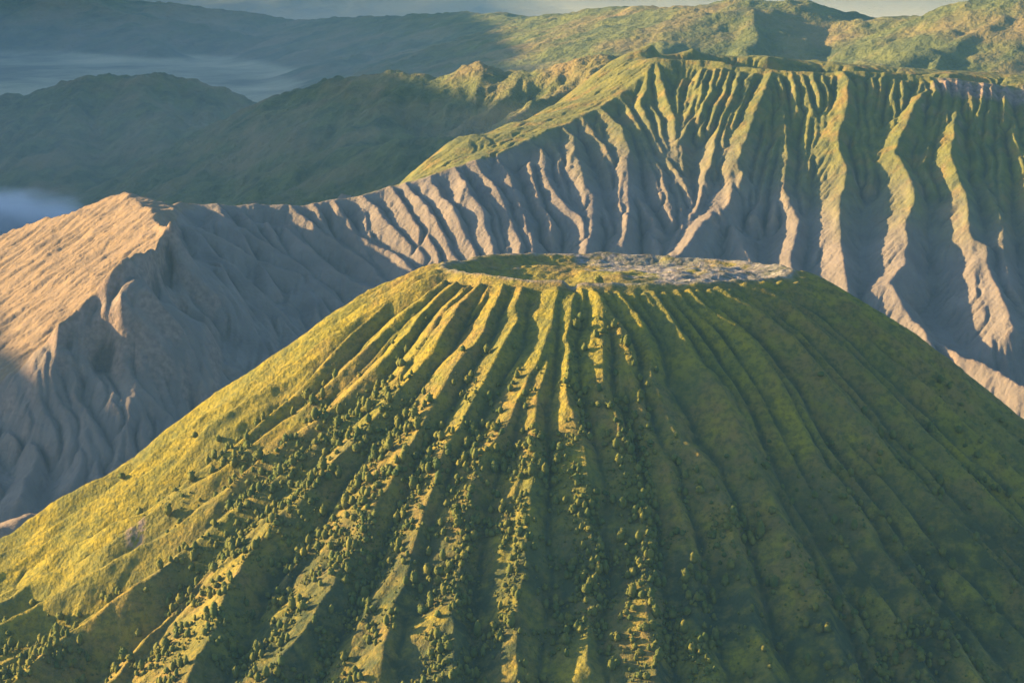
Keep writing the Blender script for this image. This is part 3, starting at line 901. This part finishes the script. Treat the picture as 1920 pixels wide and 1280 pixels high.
# ground: one sheet that runs on to the horizon
gm, nt, b = new_mat('sand_and_scrub_ground')
c = n_mix(nt, n_noise(nt, 0.0012, 6), (0.10, 0.095, 0.06), (0.17, 0.14, 0.10))
c = n_mix(nt, n_noise(nt, 0.01, 5), c, (0.12, 0.11, 0.085))
nt.links.new(c, b.inputs['Base Color'])
me = bpy.data.meshes.new('ground')
me.from_pydata([(-26000, -1500, -2), (26000, -1500, -2), (26000, 44000, -2), (-26000, 44000, -2)], [], [(0, 1, 2, 3)])
me.materials.append(gm)
o = bpy.data.objects.new('ground', me); col.objects.link(o)
o['kind'] = 'structure'; o['label'] = 'flat sandy plain that the volcanoes stand on'; o['category'] = 'ground'

# ================================================================== 4. SHRUBS AND TREES ON THE CONE
def ico(sub):
    t = (1 + 5 ** 0.5) / 2
    v = [(-1, t, 0), (1, t, 0), (-1, -t, 0), (1, -t, 0), (0, -1, t), (0, 1, t), (0, -1, -t), (0, 1, -t), (t, 0, -1), (t, 0, 1), (-t, 0, -1), (-t, 0, 1)]
    f = [(0, 11, 5), (0, 5, 1), (0, 1, 7), (0, 7, 10), (0, 10, 11), (1, 5, 9), (5, 11, 4), (11, 10, 2), (10, 7, 6), (7, 1, 8), (3, 9, 4), (3, 4, 2), (3, 2, 6), (3, 6, 8), (3, 8, 9), (4, 9, 5), (2, 4, 11), (6, 2, 10), (8, 6, 7), (9, 8, 1)]
    v = [np.array(a) / np.linalg.norm(a) for a in v]
    for _ in range(sub):
        cache, nf = {}, []
        def mid(a, b):
            k = (min(a, b), max(a, b))
            if k not in cache:
                m = v[a] + v[b]; v.append(m / np.linalg.norm(m)); cache[k] = len(v) - 1
            return cache[k]
        for a, b, c in f:
            ab, bc, ca = mid(a, b), mid(b, c), mid(c, a)
            nf += [(a, ab, ca), (b, bc, ab), (c, ca, bc), (ab, bc, ca)]
        f = nf
    return np.array(v), np.array(f)


def crown_arrays(seed, leaves, tall, core=1):
    """Unit crown (radius 1, height 2*tall): a lumpy core with leaf clumps standing out of it."""
    r = np.random.default_rng(seed)
    v, f = ico(core)
    lump = 0.62 + 0.36 * r.random(len(v))
    cv = v * lump[:, None] * np.array([1, 1, tall])
    cv[:, :2] *= (1.05 - 0.25 * (cv[:, 2:3] / tall))
    V, F = [cv], [f]
    base = len(cv)
    for k in range(leaves):
        d = r.normal(size=3); d /= np.linalg.norm(d)
        if d[2] < -0.6:
            d[2] *= -0.5
        c = d * (0.62 + 0.36 * r.random()) * np.array([1, 1, tall])
        c[:2] *= 1.05 - 0.25 * c[2] / tall
        a = r.normal(size=3); a -= a.dot(d) * d * 0.5; a /= np.linalg.norm(a)
        b = np.cross(d, a); b /= np.linalg.norm(b)
        s_ = 0.16 + 0.17 * r.random()
        tip = c + d * s_ * 0.9
        V.append(np.array([c - a * s_, c + b * s_ * 0.8, c + a * s_, c - b * s_ * 0.8, tip]))
        F.append(np.array([(0, 1, 4), (1, 2, 4), (2, 3, 4), (3, 0, 4)]) + base)
        base += 5
    V = np.concatenate(V); F = np.concatenate(F)
    V[:, 2] += tall * 0.85
    return V, F


def mesh_from(name, V, F, mat, shade=None):
    me = bpy.data.meshes.new(name)
    me.vertices.add(len(V)); me.vertices.foreach_set('co', V.astype(np.float32).ravel())
    me.loops.add(F.size); me.loops.foreach_set('vertex_index', F.astype(np.int32).ravel())
    me.polygons.add(len(F)); me.polygons.foreach_set('loop_start', np.arange(0, F.size, 3, dtype=np.int32))
    me.update(calc_edges=True)
    me.materials.append(mat)
    return me


fol, nt, b = new_mat('shrub_foliage')
c = n_mix(nt, n_noise(nt, 0.09, 3), (0.055, 0.078, 0.018), (0.145, 0.13, 0.022))
c = n_mix(nt, n_math(nt, 'MULTIPLY', n_noise(nt, 0.7, 2), 0.5), c, (0.045, 0.065, 0.018))
nt.links.new(c, b.inputs['Base Color'])
bark, nt, b = new_mat('shrub_bark')
b.inputs['Base Color'].default_value = (0.12, 0.09, 0.06, 1)


def trunk_arrays(seed):
    r = np.random.default_rng(seed)
    V, F = [], []
    base = 0
    def limb(p0, p1, r0, r1, n=5):
        nonlocal base
        p0 = np.array(p0, float); p1 = np.array(p1, float)
        d = (p1 - p0) / np.linalg.norm(p1 - p0)
        a = np.cross(d, (0.3, 1, 0.2)); a /= np.linalg.norm(a); b_ = np.cross(d, a)
        for p, rr in ((p0, r0), (p1, r1)):
            for k in range(n):
                t = 2 * math.pi * k / n
                V.append(p + rr * (math.cos(t) * a + math.sin(t) * b_))
        for k in range(n):
            k2 = (k + 1) % n
            F.append((base + k, base + k2, base + n + k)); F.append((base + k2, base + n + k2, base + n + k))
        base += 2 * n
    limb((0, 0, -0.7), (0.03, 0, 0.45), 0.10, 0.075)
    limb((0.03, 0, 0.45), (0, 0.05, 1.2), 0.075, 0.04)
    for k in range(4):
        t = k * 1.6 + r.random()
        z0 = 0.3 + 0.2 * k
        limb((0.02, 0, z0), (0.5 * math.cos(t), 0.5 * math.sin(t), z0 + 0.4), 0.045, 0.02, 4)
    return np.array(V), np.array(F)


# where they grow: (pixel x, pixel y, spread x, spread y, tilt, amount)
zones = [(905, 1000, 62, 130, -0.05, 1.0), (900, 1180, 75, 110, 0, 1.1), (960, 850, 38, 60, -0.2, 0.5), (660, 830, 75, 55, -0.8, 0.95), (560, 930, 75, 50, -0.8, 0.8),
         (745, 900, 45, 90, -0.45, 0.6), (690, 1010, 55, 90, -0.5, 0.75), (510, 1010, 80, 70, -0.7, 0.6), (380, 1130, 50, 80, -0.4, 0.5), (430, 1200, 90, 80, -0.5, 0.6),
         (620, 1160, 70, 110, -0.4, 0.6), (250, 1235, 110, 45, -0.6, 0.35), (110, 1240, 110, 40, -0.6, 0.4), (1090, 900, 22, 120, 0.1, 0.75), (1105, 1130, 32, 150, 0, 0.95),
         (1210, 900, 26, 130, 0.25, 0.7), (1225, 1120, 45, 150, 0.1, 1.0), (1260, 1240, 60, 60, 0, 0.7), (1320, 975, 38, 40, 0.3, 0.7), (1150, 850, 16, 60, 0.1, 0.5),
         (1030, 1060, 35, 170, 0, 0.3), (1665, 1180, 40, 60, 0.3, 0.35), (1730, 1190, 30, 45, 0.4, 0.4), (1420, 1005, 12, 16, 0, 0.3), (1480, 1150, 160, 120, 0.3, 0.10),
         (1700, 1240, 60, 50, 0, 0.4), (1800, 1000, 120, 160, 0, 0.05), (1600, 920, 90, 60, 0, 0.06), (440, 890, 70, 45, -0.7, 0.3), (770, 1180, 50, 100, 0, 0.3),
         (1320, 1180, 50, 90, 0.2, 0.35), (330, 1150, 60, 60, -0.5, 0.2), (760, 740, 50, 50, -0.5, 0.15)]
N = 170000
tx = rng.uniform(-520, 640, N); ty = rng.uniform(2380, 2940, N)
tz = gc.sample(Hcone, tx, ty)
tpx, tpy = to_px(tx, ty, tz)
den = np.zeros(N)
for (zx, zy, sx, sy, tl, am) in zones:
    ddx = tpx - zx - (-tl) * (zy - tpy) * -1 * 0 - tl * (tpy - zy); ddy = tpy - zy
    den = np.maximum(den, am * np.exp(-0.5 * ((ddx / sx) ** 2 + (ddy / sy) ** 2)))
den *= smooth(-0.30, 0.22, fbm(tx / 20, ty / 20, 3, 611)) * 1.5
den *= (tpy < 1330) & (tpx > -40) & (tpx < 1960)
cell = {}
acc = []
order = rng.permutation(N)
keepp = rng.random(N) < den * 0.62 + 0.006 * (tpy > 850) * (tpx > 1250)
for i in order:
    if not keepp[i]:
        continue
    rr = 0.8 + 2.9 * rng.random() ** 2.3
    k = (int(tx[i] // 5), int(ty[i] // 5))
    bad = False
    for a in (-1, 0, 1):
        for b2 in (-1, 0, 1):
            for (qx, qy, qr) in cell.get((k[0] + a, k[1] + b2), ()):
                if (qx - tx[i]) ** 2 + (qy - ty[i]) ** 2 < (0.52 * (qr + rr)) ** 2:
                    bad = True
    if bad:
        continue
    cell.setdefault(k, []).append((tx[i], ty[i], rr))
    acc.append((tx[i], ty[i], tz[i], rr, tpx[i], tpy[i]))
for (px0, py0, rr) in [(1580, 930, 3.6), (1426, 1006, 3.8), (1395, 1012, 2.6), (1690, 1195, 3.6), (1765, 1195, 3.8), (1775, 1215, 3.2), (1740, 1190, 3.0)]:
    q = drop(gc, Hcone, [(px0, py0 + 8)])[0]
    acc.append((q[0], q[1], q[2], rr, px0, py0))
# gullies hide some of them: keep the ones with a free line to the camera first
acc = np.array(acc)
vis = np.ones(len(acc), bool)
for t in np.linspace(0.90, 0.995, 14):
    X_, Y_, Z_ = acc[:, 0] * t, acc[:, 1] * t, CAM_Z + (acc[:, 2] + acc[:, 3] - CAM_Z) * t
    ok = (Y_ > gc.ys[0]) & (np.abs(X_) < 600)
    vis &= ~(ok & (gc.sample(Hcone, X_, Y_) > Z_))
score = acc[:, 3] / acc[:, 1] * vis * ((acc[:, 5] < 1275) & (acc[:, 4] > 5) & (acc[:, 4] < 1915))
rank = np.argsort(-score)
top = rank[:300]; rest = rank[300:]
print('shrubs', len(acc), int((acc[:, 3] > 1.5).sum()))

NV = 6
crowns = [crown_arrays(900 + k, 46, 1.0 + 0.14 * k) for k in range(NV)]
crown_me = [mesh_from('crown', V, F, fol) for V, F in crowns]
trunks = [mesh_from('trunk', *trunk_arrays(950 + k), bark) for k in range(3)]


def tree_label(px, py, tall, rr):
    if (px, py) == (1580, 930):
        return 'lone sunlit round tree in the dark gully high on the right flank', None
    if (px, py) == (1426, 1006):
        return 'sunlit tree with its tip alight on the shaded slope right of the middle ribs', None
    noun = 'tree' if px > 1290 else 'shrub'
    if px > 1560:
        g_, l_ = 'trees low on the dark right flank', 'on the dark right flank'
    elif px > 1290:
        g_, l_ = 'trees right of the middle ribs', 'just right of the middle ribs'
    elif px > 1150:
        g_, l_ = 'shrubs along the last sunlit rib', 'on the last sunlit rib'
    elif px > 1020:
        g_, l_ = 'shrubs along the narrow rib below the crater notch', 'on the narrow rib below the crater notch'
    elif px > 900:
        g_, l_ = 'shrubs on the right edge of the broad buttress', 'on the middle buttress, right edge'
    elif px > 800:
        g_, l_ = 'shrubs on the left edge of the broad buttress', 'on the middle buttress, left edge'
    elif px > 640:
        g_, l_ = 'shrubs in the gully beside the broad buttress', 'in the gully left of the broad buttress'
    elif px > 460:
        g_, l_ = 'shrubs on the ribs left of centre', 'on the ribs left of centre'
    elif px > 300:
        g_, l_ = 'shrubs on the long left slope', 'on the long left slope'
    else:
        g_, l_ = 'shrubs at the far left foot of the cone', 'at the far left foot of the cone'
    size = 'large' if rr > 2.9 else 'medium'
    form = 'squat' if tall < 0.95 else ('rounded' if tall < 1.25 else ('upright' if tall < 1.6 else 'tall narrow'))
    if py < 880:
        where = 'high up'
    elif py < 980:
        where = 'halfway up'
    elif py < 1070:
        where = 'at mid height'
    elif py < 1160:
        where = 'low down'
    else:
        where = 'lowest'
    return f'{size} {form} green {noun} {where} {l_}', g_


for n_, i in enumerate(top):
    x, y, z, rr, px, py = acc[i]
    e = bpy.data.objects.new('shrub', None)
    col.objects.link(e)
    e.location = (x, y, z)
    e.rotation_euler = (0, 0, random.uniform(0, 6.28))
    zs = random.uniform(0.75, 1.35)
    e.scale = (rr, rr * random.uniform(0.8, 1.15), rr * zs)
    lab, grp = tree_label(round(px), round(py), zs * (1.0 + 0.14 * (n_ % NV)), rr)
    e['label'] = lab; e['category'] = 'tree' if ' tree' in lab else 'shrub'
    if grp:
        e['group'] = grp
    if ' tree' in lab:
        e.name = 'tree'
    for nm, me in (('crown', crown_me[n_ % NV]), ('trunk', trunks[n_ % 3])):
        ob = bpy.data.objects.new(nm, me)
        ob.parent = e
        col.objects.link(ob)
small = [crown_arrays(700 + k, 16, 1.0 + 0.14 * k) for k in range(5)]
tiny = [crown_arrays(720 + k, 12, 0.9 + 0.2 * k, 0) for k in range(3)]
VV, FF, base = [], [], 0
for n_, i in enumerate(rest):
    x, y, z, rr, px, py = acc[i]
    V, F = small[n_ % 5] if rr > 1.5 else tiny[n_ % 3]
    a = random.uniform(0, 6.28)
    ca, sa = math.cos(a), math.sin(a)
    W = np.stack([(V[:, 0] * ca - V[:, 1] * sa) * rr + x, (V[:, 0] * sa + V[:, 1] * ca) * rr + y, V[:, 2] * rr * random.uniform(0.7, 1.4) + z], 1)
    VV.append(W); FF.append(F + base); base += len(V)
ob = bpy.data.objects.new('shrubbery', mesh_from('shrubbery', np.concatenate(VV), np.concatenate(FF), fol))
col.objects.link(ob)
ob['kind'] = 'stuff'; ob['label'] = 'green shrubs scattered over the ribs and gullies of the cone'; ob['category'] = 'shrubs'

# morning mist lying in the basin beyond the crater rim, and the steam of the crater
def volume_box(name, lo_, hi_, color, density, label, soft=None):
    m = bpy.data.materials.new(name); m.use_nodes = True
    nt = m.node_tree; nt.nodes.clear()
    out = nt.nodes.new('ShaderNodeOutputMaterial')
    pv = nt.nodes.new('ShaderNodeVolumePrincipled')
    pv.inputs['Color'].default_value = (*color, 1)
    pv.inputs['Density'].default_value = density
    nt.links.new(pv.outputs['Volume'], out.inputs['Volume'])
    if soft:
        tc = nt.nodes.new('ShaderNodeTexCoord')
        ln = nt.nodes.new('ShaderNodeVectorMath'); ln.operation = 'LENGTH'
        nt.links.new(tc.outputs['Object'], ln.inputs[0])
        no = nt.nodes.new('ShaderNodeTexNoise'); no.inputs['Scale'].default_value = 2.2; no.inputs['Detail'].default_value = 4
        nt.links.new(tc.outputs['Object'], no.inputs['Vector'])
        k = n_math(nt, 'ADD', ln.outputs['Value'], n_math(nt, 'MULTIPLY', no.outputs['Fac'], 0.9))
        mr = nt.nodes.new('ShaderNodeMapRange'); mr.interpolation_type = 'SMOOTHSTEP'
        mr.inputs['From Min'].default_value = 1.3; mr.inputs['From Max'].default_value = 0.65
        mr.inputs['To Min'].default_value = 0; mr.inputs['To Max'].default_value = density
        nt.links.new(k, mr.inputs['Value'])
        nt.links.new(mr.outputs['Result'], pv.inputs['Density'])
    c = [(a + b_) / 2 for a, b_ in zip(lo_, hi_)]; h = [(b_ - a) / 2 for a, b_ in zip(lo_, hi_)]
    me = bpy.data.meshes.new(name)
    me.from_pydata([(x, y, z) for z in (-1, 1) for y in (-1, 1) for x in (-1, 1)], [], [(0, 2, 3, 1), (4, 5, 7, 6), (0, 1, 5, 4), (2, 6, 7, 3), (0, 4, 6, 2), (1, 3, 7, 5)])
    me.materials.append(m)
    o = bpy.data.objects.new(name, me); col.objects.link(o)
    o.location = c; o.scale = h
    o['kind'] = 'stuff'; o['label'] = label; o['category'] = name.split('_')[-1]
    return o


volume_box('valley_mist', (-9000, 5140, -30), (9000, 16500, 330), (0.72, 0.74, 0.66), 0.9e-4, 'blue grey mist lying in the basin behind the crater rim')
volume_box('crater_steam', (-1080, 4560, 40), (-500, 4900, 305), (0.97, 0.98, 1.0), 0.09, 'pale steam drifting up behind the sunlit crater shoulder', soft=True)

# haze
hm = bpy.data.materials.new('haze')
hm.use_nodes = True
nt = hm.node_tree; nt.nodes.clear()
out = nt.nodes.new('ShaderNodeOutputMaterial')
pv = nt.nodes.new('ShaderNodeVolumePrincipled')
pv.inputs['Color'].default_value = (0.13, 0.31, 0.48, 1)
pv.inputs['Density'].default_value = 2.2e-5
pv.inputs['Anisotropy'].default_value = 0.0
nt.links.new(pv.outputs['Volume'], out.inputs['Volume'])
x0, x1, y0, y1, z0, z1 = -27000, 27000, -1800, 44500, -40, 1230
v = [(x, y, z) for z in (z0, z1) for y in (y0, y1) for x in (x0, x1)]
f = [(0, 2, 3, 1), (4, 5, 7, 6), (0, 1, 5, 4), (2, 6, 7, 3), (0, 4, 6, 2), (1, 3, 7, 5)]
me = bpy.data.meshes.new('haze'); me.from_pydata(v, [], f); me.materials.append(hm)
o = bpy.data.objects.new('haze', me); col.objects.link(o)
o['kind'] = 'stuff'; o['label'] = 'thin blue morning haze filling the caldera'; o['category'] = 'haze'
